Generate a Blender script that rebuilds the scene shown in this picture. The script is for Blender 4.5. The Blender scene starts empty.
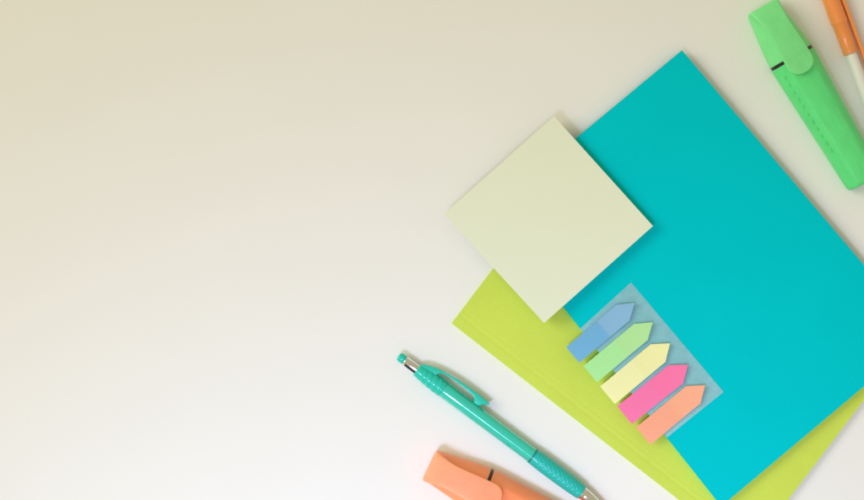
import bpy, bmesh, math
from mathutils import Vector, Matrix

scene = bpy.context.scene
col = scene.collection
H = 0.95                     # camera height above the table, metres
K = 1.0 / 1940.0             # metres per photo pixel on the table
R = math.radians


def P(px, py, z=0.0):
    f = 1.0 - z / H
    return Vector(((px - 432) * K * f, (250 - py) * K * f, z))


# ------------------------------------------------------------------ materials
def lin(c):
    return tuple((v / 12.92 if v <= 0.04045 else ((v + 0.055) / 1.055) ** 2.4) for v in (x / 255 for x in c))


def new_mat(name):
    m = bpy.data.materials.new(name)
    m.use_nodes = True
    nt = m.node_tree
    return m, nt, nt.nodes['Principled BSDF'], nt.links


def grain(nt, L, b, base, amount=0.03, scale=900, bump=0.08, dist=0.0001, fleck=0.0, stretch=None):
    """small colour mottle and a fine bump from object-space noise"""
    tc = nt.nodes.new('ShaderNodeTexCoord')
    src = tc.outputs['Object']
    if stretch:
        mp = nt.nodes.new('ShaderNodeMapping')
        mp.inputs['Scale'].default_value = stretch
        L.new(src, mp.inputs['Vector'])
        src = mp.outputs['Vector']
    n = nt.nodes.new('ShaderNodeTexNoise')
    n.inputs['Scale'].default_value = scale
    n.inputs['Detail'].default_value = 6
    n.inputs['Roughness'].default_value = 0.65
    L.new(src, n.inputs['Vector'])
    n2 = nt.nodes.new('ShaderNodeTexNoise')
    n2.inputs['Scale'].default_value = scale * 0.03
    n2.inputs['Detail'].default_value = 3
    L.new(src, n2.inputs['Vector'])
    add = nt.nodes.new('ShaderNodeMath')
    add.operation = 'ADD'
    L.new(n.outputs['Fac'], add.inputs[0])
    L.new(n2.outputs['Fac'], add.inputs[1])
    mr = nt.nodes.new('ShaderNodeMapRange')
    mr.inputs['From Min'].default_value = 0.6
    mr.inputs['From Max'].default_value = 1.4
    mr.inputs['To Min'].default_value = 1 - amount
    mr.inputs['To Max'].default_value = 1 + amount
    L.new(add.outputs[0], mr.inputs['Value'])
    mx = nt.nodes.new('ShaderNodeVectorMath')
    mx.operation = 'SCALE'
    if isinstance(base, tuple):
        mx.inputs[0].default_value = base[:3]
    else:
        L.new(base, mx.inputs[0])
    L.new(mr.outputs[0], mx.inputs['Scale'])
    L.new(mx.outputs[0], b.inputs['Base Color'])
    if bump:
        bp = nt.nodes.new('ShaderNodeBump')
        bp.inputs['Strength'].default_value = bump
        bp.inputs['Distance'].default_value = dist
        L.new(n.outputs['Fac'], bp.inputs['Height'])
        L.new(bp.outputs[0], b.inputs['Normal'])


def paper(name, base, rough=0.75, spec=0.2, amount=0.02, scale=1500, bump=0.25):
    m, nt, b, L = new_mat(name)
    b.inputs['Roughness'].default_value = rough
    b.inputs['Specular IOR Level'].default_value = spec
    grain(nt, L, b, base, amount, scale, bump)
    return m


def plastic(name, base, rough=0.3, spec=0.5, coat=0.0, sss=0.0, metallic=0.0, amount=0.015, scale=700, bump=0.03, trans=0.0, stretch=None, glow=0.0):
    m, nt, b, L = new_mat(name)
    b.inputs['Roughness'].default_value = rough
    b.inputs['Specular IOR Level'].default_value = spec
    b.inputs['Coat Weight'].default_value = coat
    b.inputs['Coat Roughness'].default_value = 0.1
    b.inputs['Metallic'].default_value = metallic
    b.inputs['Transmission Weight'].default_value = trans
    if glow:                       # slight emission added to brighten the plastic's dull shaded flanks
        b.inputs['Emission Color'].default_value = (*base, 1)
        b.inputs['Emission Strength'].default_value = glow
    if sss:
        b.inputs['Subsurface Weight'].default_value = sss
        b.inputs['Subsurface Radius'].default_value = (1, 1, 1)
        b.inputs['Subsurface Scale'].default_value = 0.004
    grain(nt, L, b, base, amount, scale, bump, stretch=stretch)
    return m


def film_mat():
    m, nt, b, L = new_mat('clear film')
    out = nt.nodes['Material Output']
    b.inputs['Roughness'].default_value = 0.35
    b.inputs['Specular IOR Level'].default_value = 0.4
    grain(nt, L, b, (0.92, 0.92, 0.98), 0.22, 260, 0.35, 0.0003)
    t = nt.nodes.new('ShaderNodeBsdfTransparent')
    t.inputs['Color'].default_value = (0.97, 0.97, 0.97, 1)
    mix = nt.nodes.new('ShaderNodeMixShader')
    mix.inputs[0].default_value = 0.17
    L.new(t.outputs[0], mix.inputs[1])
    L.new(b.outputs[0], mix.inputs[2])
    L.new(mix.outputs[0], out.inputs['Surface'])
    return m


def flag_mat(name, c_tail, c_tip, split):
    """paper flag: the adhesive tail and the free tip differ slightly in tint"""
    m, nt, b, L = new_mat(name)
    b.inputs['Roughness'].default_value = 0.6
    b.inputs['Specular IOR Level'].default_value = 0.25
    tc = nt.nodes.new('ShaderNodeTexCoord')
    sp = nt.nodes.new('ShaderNodeSeparateXYZ')
    L.new(tc.outputs['Object'], sp.inputs[0])
    mr = nt.nodes.new('ShaderNodeMapRange')
    mr.inputs['From Min'].default_value = split - 0.0006
    mr.inputs['From Max'].default_value = split + 0.0006
    L.new(sp.outputs['X'], mr.inputs['Value'])
    mx = nt.nodes.new('ShaderNodeMix')
    mx.data_type = 'RGBA'
    mx.inputs[6].default_value = (*c_tail, 1)
    mx.inputs[7].default_value = (*c_tip, 1)
    L.new(mr.outputs[0], mx.inputs[0])
    grain(nt, L, b, mx.outputs[2], 0.05, 900, 0.2)
    return m


# ------------------------------------------------------------------ builders
def finish(bm, name, mat, parent=None, loc=None, rotz=0.0, angle=32, bevel=0.0, seg=2):
    bmesh.ops.remove_doubles(bm, verts=bm.verts, dist=1e-7)
    bmesh.ops.recalc_face_normals(bm, faces=bm.faces)
    if bevel:
        es = [e for e in bm.edges if len(e.link_faces) == 2 and e.calc_face_angle(0) > R(40)]
        bmesh.ops.bevel(bm, geom=es, offset=bevel, segments=seg, profile=0.6, affect='EDGES', clamp_overlap=True)
    lim = R(angle)
    for f in bm.faces:
        f.smooth = True
    for e in bm.edges:
        e.smooth = not (len(e.link_faces) == 2 and e.calc_face_angle(0) > lim)
    me = bpy.data.meshes.new(name)
    bm.to_mesh(me)
    bm.free()
    o = bpy.data.objects.new(name, me)
    me.materials.append(mat)
    col.objects.link(o)
    if parent:
        o.parent = parent
    if loc is not None:
        o.location = loc
    o.rotation_euler.z = rotz
    return o


def thing(name, label, cat, loc=(0, 0, 0), rotz=0.0, group=None):
    o = bpy.data.objects.new(name, None)
    o.empty_display_size = 0.01
    col.objects.link(o)
    o.location = loc
    o.rotation_euler.z = rotz
    tag(o, label, cat, group)
    return o


def tag(o, label, cat, group=None):
    o['label'] = label
    o['category'] = cat
    if group:
        o['group'] = group


def loft(rings, caps=True):
    bm = bmesh.new()
    vr = [[bm.verts.new(p) for p in ring] for ring in rings]
    n = len(vr[0])
    for a, b in zip(vr, vr[1:]):
        for i in range(n):
            bm.faces.new((a[i], a[(i + 1) % n], b[(i + 1) % n], b[i]))
    if caps:
        bm.faces.new(vr[0])
        bm.faces.new(vr[-1])
    return bm


def sup(x, yc, zc, w, h, e=3.0, n=64):
    """superellipse ring in the plane x = const"""
    pts = []
    for i in range(n):
        t = 2 * math.pi * i / n
        c, s = math.cos(t), math.sin(t)
        pts.append(Vector((x, yc + w * math.copysign(abs(c) ** (2 / e), c), zc + h * math.copysign(abs(s) ** (2 / e), s))))
    return pts


def shell(x, zc, w, h, top=0.56, n=4):
    """rounded six-sided ring in the plane x = const: flat top panel, sloping flanks, flat foot"""
    half = [(0, 1), (top * 0.5, 0.985), (top, 0.92), (0.90, 0.22), (1.0, -0.30), (0.93, -0.80), (0.78, -1), (0.3, -1)]
    pts = half + [(0, -1)] + [(-a, b) for a, b in reversed(half[1:])]
    for _ in range(3):                       # corner cutting
        q = []
        for i in range(len(pts)):
            a, b = pts[i], pts[(i + 1) % len(pts)]
            q += [(a[0] * 0.78 + b[0] * 0.22, a[1] * 0.78 + b[1] * 0.22), (a[0] * 0.22 + b[0] * 0.78, a[1] * 0.22 + b[1] * 0.78)]
        pts = q
    return [Vector((x, w * a, zc + h * b)) for a, b in pts]


def ev(tab, s):
    """smooth interpolation of a table [(s, value), ...]"""
    if s <= tab[0][0]:
        return tab[0][1]
    for i in range(len(tab) - 1):
        a, b = tab[i], tab[i + 1]
        if s <= b[0]:
            d = b[0] - a[0]
            t = (s - a[0]) / d
            pa = tab[i - 1] if i else a
            nb = tab[i + 2] if i + 2 < len(tab) else b
            ma = (b[1] - pa[1]) / max(b[0] - pa[0], 1e-9) * d
            mb = (nb[1] - a[1]) / max(nb[0] - a[0], 1e-9) * d
            t2, t3 = t * t, t * t * t
            return (2 * t3 - 3 * t2 + 1) * a[1] + (t3 - 2 * t2 + t) * ma + (-2 * t3 + 3 * t2) * b[1] + (t3 - t2) * mb
    return tab[-1][1]


def lathe(profile, zc, n=56, caps=True, mod=None):
    """profile [(x, r)] in metres around the local x axis at height zc"""
    rings = []
    for x, r in profile:
        ring = []
        for i in range(n):
            t = 2 * math.pi * i / n
            rr = r + (mod(x, t) if mod else 0)
            ring.append(Vector((x, rr * math.cos(t), zc + rr * math.sin(t))))
        rings.append(ring)
    return loft(rings, caps)


def prism(pts, z0, z1):
    bm = bmesh.new()
    a = [bm.verts.new((p[0], p[1], z0)) for p in pts]
    b = [bm.verts.new((p[0], p[1], z1)) for p in pts]
    n = len(pts)
    bm.faces.new(a)
    bm.faces.new(b)
    for i in range(n):
        bm.faces.new((a[i], a[(i + 1) % n], b[(i + 1) % n], b[i]))
    return bm


def grid_sheet(quad, nu, nv, zf, th):
    """thin sheet over a quad with height zf(u, v) of its underside and thickness th"""
    bm = bmesh.new()

    def q(u, v):
        a = quad[0].lerp(quad[1], u)
        b = quad[3].lerp(quad[2], u)
        return a.lerp(b, v)
    lay = []
    for k in (0, 1):
        lay.append([[bm.verts.new((q(i / nu, j / nv).x, q(i / nu, j / nv).y, zf(i / nu, j / nv) + k * (th(i / nu, j / nv) if callable(th) else th)))
                     for j in range(nv + 1)] for i in range(nu + 1)])
    for k, g in enumerate(lay):
        for i in range(nu):
            for j in range(nv):
                bm.faces.new((g[i][j], g[i + 1][j], g[i + 1][j + 1], g[i][j + 1]))
    A, B = lay
    border = [(i, 0) for i in range(nu)] + [(nu, j) for j in range(nv)] + [(i, nv) for i in range(nu, 0, -1)] + [(0, j) for j in range(nv, 0, -1)]
    for m in range(len(border)):
        (i, j), (k, l) = border[m], border[(m + 1) % len(border)]
        bm.faces.new((A[i][j], A[k][l], B[k][l], B[i][j]))
    return bm


# ------------------------------------------------------------------ the table
bm = bmesh.new()
bmesh.ops.create_grid(bm, x_segments=2, y_segments=2, size=0.9)
table = finish(bm, 'tabletop', paper('off white tabletop', (0.86, 0.855, 0.835), 0.8, 0.15, 0.012, 700, 0.06))
table['kind'] = 'structure'

# ------------------------------------------------------------------ notebooks
LIME_T = 0.0030
TEAL_T = 0.0042


def notebook(name, label, corners, z0, T, cover_m, page_m, group, crease=None, lift=None):
    """corners: four photo points in order; the edge 0-3 is the bound one"""
    ztop = z0 + T
    q = [P(*c, ztop) for c in corners]
    c0 = sum((v for v in q), Vector()) / 4
    base = Vector((c0.x, c0.y, z0))
    t = thing(name, label, 'notebook', base, 0, group)
    loc = [Vector((v.x - base.x, v.y - base.y, 0)) for v in q]
    cov = 0.00055
    L0, L1, L2, L3 = loc
    lf = lift if lift else (lambda u, v: 0)

    def zf_top(u, v):
        z = T - cov + lf(u, v)
        return z

    def th(u, v):
        return cov

    bm = grid_sheet(loc, 260, 8, (lambda u, v: T - cov + lf(u, v) - (0.00016 * math.exp(-((u - crease) / 0.007) ** 2) + 0.00007 * math.exp(-((u - crease - 0.022) / 0.005) ** 2) if crease else 0)), th)
    finish(bm, 'front_cover', cover_m, t, angle=50)
    bm = grid_sheet(loc, 1, 1, lambda u, v: 0.0, cov)
    finish(bm, 'back_cover', cover_m, t, angle=50)

    def ins(k, d=0.0009):
        v = loc[k]
        return v * (1 - d / v.length * 1.3)
    bm = grid_sheet([ins(k) for k in range(4)], 30, 6, lambda u, v: cov + 0.00005, lambda u, v: T - 2 * cov - 0.0005 + lf(u, v))
    finish(bm, 'page_block', page_m, t, angle=50)
    # folded spine strip along edge 0-3
    d = (L3 - L0).normalized()
    nrm = Vector((-d.y, d.x, 0))
    if nrm.dot(L0) < 0:
        nrm = -nrm
    a, b = L0, L3
    m2 = 0.00035
    bm = prism([a - nrm * 0.0002, b - nrm * 0.0002, b + nrm * m2, a + nrm * m2], cov * 0.4, T - cov * 0.4)
    finish(bm, 'spine', cover_m, t, bevel=0.0003)
    return t


page_m, nt, b, L = new_mat('page edges')
b.inputs['Roughness'].default_value = 0.85
grain(nt, L, b, (0.80, 0.79, 0.75), 0.10, 500, 0.2, stretch=(0.2, 0.2, 12))

lime_m = paper('lime card', (0.60, 0.74, 0.092), 0.6, 0.25, 0.06, 900, 0.3)
teal_m = paper('teal card', (0.0, 0.585, 0.665), 0.7, 0.03, 0.035, 900, 0.3)

notebook('notebook', 'lime green notebook lying lowest, partly hidden under the turquoise notebook',
         [(452, 323), (603, 124), (899, 354), (748, 553)], 0.0, LIME_T, lime_m, page_m, 'stacked notebooks', crease=0.045)
notebook('notebook', 'turquoise notebook lying on top of the lime green notebook',
         [(488, 211), (682, 50), (924, 336), (722, 506)], LIME_T, TEAL_T, teal_m, page_m, 'stacked notebooks')
ZT = LIME_T + TEAL_T

# ------------------------------------------------------------------ sticky note pad
pad_m = paper('pale yellow note paper', (0.80, 0.85, 0.67), 0.8, 0.1, 0.012, 1200, 0.15)
pad_side, nt, b, L = new_mat('note pad edges')
b.inputs['Roughness'].default_value = 0.85
grain(nt, L, b, (0.74, 0.75, 0.50), 0.12, 500, 0.3, stretch=(0.3, 0.3, 14))
PT = 0.0058
cs = [P(*c, ZT + PT) for c in ((444, 214), (554, 116), (653, 226), (544, 323))]
c0 = sum(cs, Vector()) / 4
pad = thing('sticky_note_pad', 'square pale yellow sticky note pad on the corner of the turquoise notebook', 'sticky notes', (c0.x, c0.y, ZT))
loc = [Vector((v.x - c0.x, v.y - c0.y, 0)) for v in cs]


def jig(k, i):
    return 0.00012 * math.sin(i * 12.9898 + k * 78.233) 


bm = bmesh.new()
rings = []
NL = 14
for i in range(NL + 1):
    z = 0.0001 + (PT - 0.0006) * i / NL
    s = 0.9945 + 0.0015 * math.sin(i * 2.3)
    rings.append([Vector((v.x * s + jig(0, i), v.y * s + jig(1, i), z)) for v in loc])
bm.free()
finish(loft(rings), 'sheet_stack', pad_side, pad, angle=20)


def curl(u, v):
    # the right-hand and lower edges of the top sheet lift a little
    return PT - 0.00035 + 0.0016 * max(0, u - 0.35) ** 2 * (0.4 + 0.6 * (1 - abs(v - 0.45))) + 0.0005 * max(0, v - 0.6) ** 2


finish(grid_sheet([loc[0], loc[3], loc[2], loc[1]], 24, 24, lambda u, v: curl(v, u) if False else PT - 0.0004 + 0.0017 * (max(0, 0.5 * (u + 1 - v) - 0.3)) ** 2 * 2, 0.00015),
       'top_sheet', pad_m, pad, angle=50)

# ------------------------------------------------------------------ film and flags
FZ = ZT + 0.00015
fq = [P(*c, FZ) for c in ((580, 329), (631, 282.5), (723.5, 392), (667, 437.5))]
fc = sum(fq, Vector()) / 4
film = finish(grid_sheet([Vector((v.x - fc.x, v.y - fc.y, 0)) for v in fq], 10, 10,
                         lambda u, v: 0.00025 * v * v, 0.00006), 'plastic_film', film_mat(), loc=(fc.x, fc.y, FZ))
tag(film, 'clear plastic backing film under the row of coloured arrow flags', 'plastic film')

flags = [
    ('blue', (565.2, 348), (580.4, 362), (634.4, 302.7), (114, 180, 224), (136, 186, 222)),
    ('green', (583.0, 366.5), (597.5, 382.0), (652.4, 322.2), (172, 238, 160), (178, 232, 158)),
    ('yellow', (599.6, 387), (615.4, 403.8), (669.6, 343.2), (244, 244, 180), (240, 240, 172)),
    ('pink', (617.2, 406.3), (632.0, 424.2), (687.6, 364.6), (250, 122, 178), (250, 120, 172)),
    ('orange', (636.3, 427.3), (650.3, 445.0), (704.8, 385.0), (252, 172, 140), (252, 176, 142)),
]
desc = {
    'blue': 'blue arrow shaped page flag, the one nearest the sticky note pad',
    'green': 'light green arrow shaped page flag between the blue and the pale yellow flag',
    'yellow': 'pale yellow arrow shaped page flag in the middle of the row of five',
    'pink': 'bright pink arrow shaped page flag between the pale yellow and the orange flag',
    'orange': 'peach orange arrow shaped page flag at the lower end of the row of five',
}
for cname, a, b_, tip, ct, cp in flags:
    z = FZ + 0.0007
    A, B, T = P(*a, z), P(*b_, z), P(*tip, z)
    mid = (A + B) / 2
    ax = T - mid
    Lg = ax.length
    ang = math.atan2(ax.y, ax.x)
    W = (A - B).length / 2
    W = W * abs(math.sin(math.atan2((A - B).y, (A - B).x) - ang))
    sh = Lg - 0.0078
    m = flag_mat(cname + ' flag paper', lin(ct), lin(cp), Lg * 0.50)
    bm = bmesh.new()
    nx = 22
    xs = [sh * i / nx for i in range(nx + 1)]

    def zz(x):
        t = x / Lg
        return 0.0004 * (t - 0.45) ** 2 * 4 + (0.0010 * max(0, t - 0.5) ** 2 * 4) - (0.0012 * max(0, 0.3 - t) ** 2 * 4)
    th = 0.00028
    lay = []
    for k in (0, 1):
        row = [(bm.verts.new((x, -W, zz(x) + k * th)), bm.verts.new((x, W, zz(x) + k * th))) for x in xs]
        tipv = bm.verts.new((Lg, 0, zz(Lg) + k * th))
        for p, q in zip(row, row[1:]):
            bm.faces.new((p[0], q[0], q[1], p[1]))
        bm.faces.new((row[-1][0], tipv, row[-1][1]))
        lay.append([r[0] for r in row] + [tipv] + [r[1] for r in reversed(row)])
    n = len(lay[0])
    for i in range(n):
        bm.faces.new((lay[0][i], lay[0][(i + 1) % n], lay[1][(i + 1) % n], lay[1][i]))
    o = finish(bm, 'page_flag', m, loc=mid, rotz=ang, angle=40)
    tag(o, desc[cname], 'page flag', 'arrow page flags on the film')


# ------------------------------------------------------------------ highlighters
def highlighter(label, end_px, deg, cap_m, body_m, clip_m, band_m):
    o0 = P(*end_px, 0.0075)
    t = thing('highlighter', label, 'highlighter', (o0.x, o0.y, 0), R(-deg), 'capped highlighters')
    k = K
    wcap = [(0, 16.4), (12, 18.0), (30, 20.8), (46, 23.0), (57.0, 24.2)]
    zcap = [(0, 0.0112), (10, 0.0118), (30, 0.0134), (57, 0.0150)]
    ss = [0, 0.6, 1.6, 3, 6, 10, 15, 20, 26, 32, 38, 44, 50, 55, 56.4, 57.0]
    rings = []
    for s in ss:
        w, zt = ev(wcap, s) * k, ev(zcap, s)
        r = 0.0
        if s < 3:
            r = 0.0009 * (1 - math.sqrt(max(0, 1 - ((3 - s) / 3) ** 2)))
        if s > 56.5:
            r = 0.0003
        rings.append(shell(s * k, zt / 2, w - r, zt / 2 - r))
    cap = finish(loft(rings), 'cap', cap_m, t, angle=40)
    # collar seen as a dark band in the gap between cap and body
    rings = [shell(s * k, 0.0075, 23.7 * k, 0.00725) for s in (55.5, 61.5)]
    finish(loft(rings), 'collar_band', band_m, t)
    # body
    wb = [(60.2, 24.3), (100, 22.9), (150, 20.9), (190, 19.6), (202, 19.2)]
    rings = []
    for s in [60.2, 60.8, 62, 70, 80, 95, 110, 125, 140, 155, 170, 185, 194, 198, 200, 201.2, 202]:
        w = ev(wb, s) * k
        r = 0.0
        if s < 60.5:
            r = 0.0003
        if s > 197:
            r = 0.0014 * (1 - math.sqrt(max(0, 1 - ((s - 197) / 5) ** 2)))
        h = 0.0075 - 0.0008 * max(0, (s - 60) / 142)
        rings.append(shell(s * k, h, w - r, h - r))
    body = finish(loft(rings), 'body', body_m, t, angle=40)
    # fine raised marks moulded along one flank
    bm = bmesh.new()
    for i in range(11):
        s = 72 + i * 8.5
        w = ev(wb, s) * k
        mt = Matrix.Translation((s * k, -0.775 * w, 0.0075 + 0.0075 * 0.50)) @ Matrix.Rotation(R(62), 4, 'X') @ Matrix.Diagonal(((2.9 - i % 3 * 0.5) * k, 1.0 * k, 0.4 * k, 1))
        bmesh.ops.create_icosphere(bm, subdivisions=2, radius=1, matrix=mt)
    finish(bm, 'moulded_marks', body_m, body, angle=60)
    # clip: a broad tongue that leaves the cap's end at full width
    wc = [(0, 16.2), (5, 15.6), (12, 13.9), (20, 12.6), (32, 12.5), (46, 13.2), (60, 13.7), (67, 13.7)]
    zc = [(0, 0.0122), (6, 0.0136), (16, 0.0152), (32, 0.0166), (50, 0.0174), (66, 0.0176), (78, 0.0174)]
    rings = []
    sl = [0, 0.7, 1.8, 3, 6, 9, 12, 16, 20, 26, 32, 38, 44, 50, 56, 61, 65] + [65 + 12.5 * math.sin(R(a)) for a in (12, 24, 36, 48, 58, 67, 75, 82, 87)]
    for s in sl:
        w = ev(wc, min(s, 65)) * k
        if s > 65:
            q = (s - 65) / 12.6
            w *= max(0.03, (1 - q ** 2.3)) ** (1 / 2.3)
        top = ev(zc, s)
        th = 0.0080 if s < 3 else max(0.0017, 0.0080 - 0.0063 * (s - 3) / 15)
        if s < 1.8:
            d = 0.0009 * (1 - math.sqrt(max(0, 1 - ((1.8 - s) / 1.8) ** 2)))
            top -= d
            w -= d
        rings.append(sup((s - 0.35) * k, 0, top - th / 2, w, th / 2, 5.0, 72))
    clip = finish(loft(rings), 'clip', clip_m, cap, angle=45)
    return t


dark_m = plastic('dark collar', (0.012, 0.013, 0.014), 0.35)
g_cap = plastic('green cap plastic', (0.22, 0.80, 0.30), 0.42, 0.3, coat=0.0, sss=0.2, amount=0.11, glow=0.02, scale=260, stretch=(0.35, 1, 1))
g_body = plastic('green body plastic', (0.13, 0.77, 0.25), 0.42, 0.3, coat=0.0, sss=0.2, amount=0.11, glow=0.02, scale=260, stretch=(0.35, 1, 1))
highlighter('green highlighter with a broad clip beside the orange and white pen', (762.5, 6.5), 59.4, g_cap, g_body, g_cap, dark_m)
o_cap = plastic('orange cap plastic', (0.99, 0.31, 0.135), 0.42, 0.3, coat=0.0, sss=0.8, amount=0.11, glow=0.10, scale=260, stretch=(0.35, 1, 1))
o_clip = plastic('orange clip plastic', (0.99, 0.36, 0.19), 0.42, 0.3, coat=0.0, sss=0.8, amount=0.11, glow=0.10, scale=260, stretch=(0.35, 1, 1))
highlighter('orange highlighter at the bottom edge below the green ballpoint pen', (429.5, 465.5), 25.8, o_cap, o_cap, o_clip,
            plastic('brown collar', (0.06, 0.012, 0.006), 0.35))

# ------------------------------------------------------------------ click pen
pen_z = 8.7 * K
p0 = P(399.0, 356.2, pen_z)
pen = thing('ballpoint_pen', 'sea green click pen with textured grip and silver tip above the orange highlighter', 'pen', (p0.x, p0.y, 0), R(-36.75))
pg = plastic('sea green plastic', (0.0, 0.60, 0.45), 0.08, 0.4, coat=1.0, sss=0.2, bump=0.01)
pg.node_tree.nodes['Principled BSDF'].inputs['Coat IOR'].default_value = 1.75
pgd = plastic('sea green grip rubber', (0.004, 0.50, 0.44), 0.27, 0.6)
pgc = plastic('sea green clip plastic', (0.003, 0.57, 0.44), 0.2, 0.7)
chrome = plastic('polished steel', (0.80, 0.78, 0.77), 0.12, metallic=1.0)


def px_prof(pts):
    return [(a * K, r * K) for a, r in pts]


barrel = finish(lathe(px_prof([(54, 7.3), (55, 8.0), (56, 8.25), (80, 8.1), (120, 7.9), (160, 7.75), (166.5, 7.75)]), pen_z), 'barrel', pg, pen)
finish(lathe(px_prof([(-0.6, 1.2), (-0.4, 3.0), (0.4, 4.1), (2, 4.7), (4.5, 4.8), (6.5, 4.6), (7.5, 4.0), (8.5, 3.6)]), pen_z), 'push_button', pgc, pen)
finish(lathe(px_prof([(7, 3.2), (7.2, 4.4), (8, 4.8), (21, 4.9), (23, 4.9), (30, 4.9)]), pen_z), 'steel_sleeve', chrome, pen, angle=40)


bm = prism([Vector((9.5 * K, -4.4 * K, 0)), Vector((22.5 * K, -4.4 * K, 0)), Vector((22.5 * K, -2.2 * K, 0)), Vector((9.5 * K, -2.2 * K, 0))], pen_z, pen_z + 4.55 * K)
finish(bm, 'sleeve_reflection', dark_m, pen)  # dark strip standing in for a reflection along the polished sleeve


def swirl(x, t):
    s = x / K
    e = min(1, max(0, (s - 27) / 4)) * min(1, max(0, (54 - s) / 4))
    return 0.6 * K * e * (abs(math.sin(math.pi * (s / 6.3 - t / math.pi * 1.0))) ** 0.7 - 0.6)


prof = [(22.2, 5.2), (22.4, 6.1), (23.2, 6.6)] + [(24 + 0.6 * i, ev([(24, 6.8), (34, 7.8), (46, 8.5), (54, 8.6)], 24 + 0.6 * i)) for i in range(51)] + [(55.0, 8.3), (55.2, 7.2)]
finish(lathe(px_prof(prof), pen_z, 72, mod=swirl), 'ribbed_collar', pgc, pen, angle=60)
out = [(22.5, 3.5), (23.5, 7.2), (26, 8.8), (31, 11.0), (40, 13.6), (50, 15.2), (60, 16.2), (71, 16.9), (84, 17.0), (94, 16.6), (101, 16.3),
       (99.5, 14.2), (98.5, 12.6), (95.5, 11.6), (94, 9.0), (92.5, 7.6), (87.5, 7.6), (86, 9.2), (85, 11.4), (81, 13.2), (70, 13.7), (58, 13.5), (48, 12.6), (43, 11.0), (41, 7.8), (38, 4)]
pts = [Vector((a * K, n * K, 0)) for a, n in out]
finish(prism(pts, pen_z - 3.6 * K, pen_z + 4.2 * K), 'clip', pgc, pen, bevel=0.0005, seg=3)


def dimple(x, t):
    s = x / K
    e = min(1, max(0, (s - 170) / 4)) * min(1, max(0, (225 - s) / 3))
    ph = s / 2.9
    row = math.floor(ph)
    a = math.sin(math.pi * (ph - row)) ** 2
    b = max(0, math.sin(t * 11 + (math.pi if row % 2 else 0)))
    return -0.5 * K * e * a * b


rt = [(167, 8.3), (180, 8.75), (200, 8.7), (215, 8.3), (226, 7.7)]
prof = [(166.6, 7.0), (166.8, 8.0)] + [(167 + 0.5 * i, ev(rt, 167 + 0.5 * i)) for i in range(119)] + [(226.8, 7.3), (227, 6.0)]
finish(lathe(px_prof(prof), pen_z, 96, mod=dimple), 'grip', pgd, pen, angle=70)
finish(lathe(px_prof([(164.8, 7.4), (165, 8.2), (166.8, 8.25), (167.0, 7.4)]), pen_z), 'grip_ring', plastic('deep green ring', (0.003, 0.26, 0.22), 0.3), pen)
finish(lathe(px_prof([(226.5, 5.6), (226.8, 6.5), (229, 6.6), (230, 6.2), (231, 6.5), (236, 6.0), (246, 4.4), (254, 3.0), (255, 2.0)]), pen_z), 'tip_cone', chrome, pen)
finish(lathe(px_prof([(254, 1.3), (260, 1.0), (261, 0.5)]), pen_z, 24), 'point', chrome, pen)

# ------------------------------------------------------------------ orange and white pen
wz = 7.6 * K
a0 = P(851.0, 53.5, wz)
wp = thing('capped_pen', 'slim white pen with orange cap in the top right corner', 'pen', (a0.x, a0.y, 0), R(-69.6))
oc = plastic('orange translucent cap', (0.97, 0.32, 0.085), 0.22, 0.5, coat=0.3, sss=0.3)
wb = plastic('white barrel plastic', (0.80, 0.79, 0.76), 0.3, 0.5)
capo = finish(lathe(px_prof([(-112, 3.0), (-111, 6.4), (-109, 7.4), (-107, 7.8), (-34, 8.6), (-32.5, 8.4), (-31.5, 7.7), (-3, 7.5), (-0.6, 7.5), (0, 7.2), (0.05, 5.9), (-8, 5.9)]), wz, caps=False), 'cap', oc, wp, angle=40)
out = [(-100, 4), (-101, 11.5), (-96, 13.2), (-40, 12.9), (0, 12.6), (16, 12.4), (20, 11.6), (20.5, 9.2), (17, 8.6), (8, 9.4), (-85, 9.4), (-88, 4)]
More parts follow.
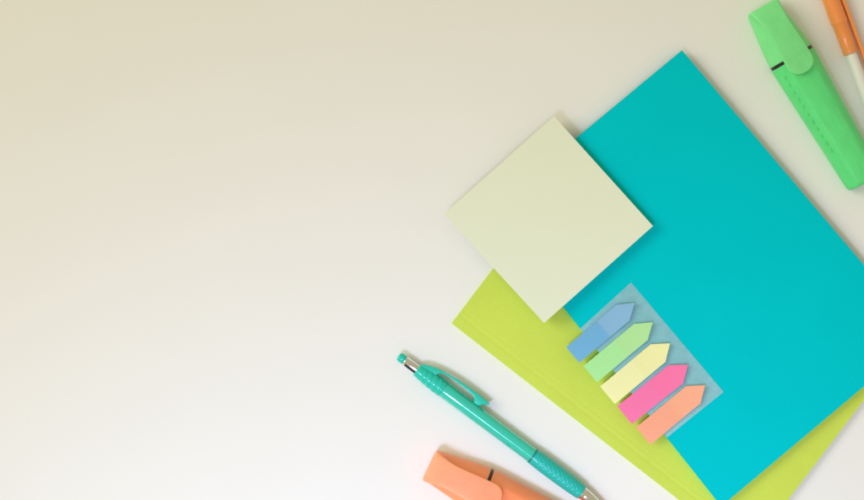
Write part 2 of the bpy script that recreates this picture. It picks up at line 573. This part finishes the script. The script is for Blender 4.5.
finish(prism([Vector((a * K, n * K, 0)) for a, n in out], wz - 3.4 * K, wz + 3.4 * K), 'clip', oc, capo, bevel=0.0005, seg=3)
finish(lathe(px_prof([(-9, 4.5), (-8, 5.6), (0, 5.7), (3, 5.9), (70, 6.3), (190, 6.2), (196, 5.8), (198, 4.0)]), wz), 'barrel', wb, wp)

# ------------------------------------------------------------------ camera
cam = bpy.data.cameras.new('camera')
cam.sensor_width = 36
cam.lens = 36 * H / (864 * K)
cam.clip_start = 0.05
cam.clip_end = 50
co = bpy.data.objects.new('camera', cam)
co.location = (0, 0, H)
col.objects.link(co)
scene.camera = co

# ------------------------------------------------------------------ light
w = bpy.data.worlds.new('World')
scene.world = w
w.use_nodes = True
bg = w.node_tree.nodes['Background']
bg.inputs['Color'].default_value = (1.0, 0.89, 0.62, 1)
bg.inputs['Strength'].default_value = 0.53


def aim(o, target):
    o.rotation_euler = (Vector(target) - o.location).to_track_quat('-Z', 'Y').to_euler()


kl = bpy.data.lights.new('window_light', 'AREA')
kl.shape = 'RECTANGLE'
kl.size, kl.size_y = 2.1, 1.8
kl.energy = 58.0
kl.color = (0.98, 0.98, 0.80)
ko = bpy.data.objects.new('window_light', kl)
ko.location = (-2.7, 0.75, 2.3)
aim(ko, (0, 0, 0))
col.objects.link(ko)

sl = bpy.data.lights.new('gradient_spot', 'SPOT')
sl.energy = 98.0
sl.color = (0.60, 0.71, 1.13)
sl.spot_size = R(23.5)
sl.spot_blend = 1.0
sl.shadow_soft_size = 0.26
so = bpy.data.objects.new('gradient_spot', sl)
so.location = (-0.42, -0.64, 1.4)
d = (Vector((0.0, -0.275, 0)) - so.location).normalized()      # unseen spot added for the backdrop gradient, oval pool turned along x
ax = (Vector((1, 0, 0)) - d * d.x).normalized()
ay = (-d).cross(ax)
so.matrix_world = Matrix.Translation(so.location) @ Matrix((ax, ay, -d)).transposed().to_4x4() @ Matrix.Diagonal((1.34, 0.96, 1.0, 1.0))
col.objects.link(so)

scene.view_settings.view_transform = 'Standard'
scene.view_settings.look = 'None'
scene.view_settings.exposure = 0
scene.view_settings.gamma = 1
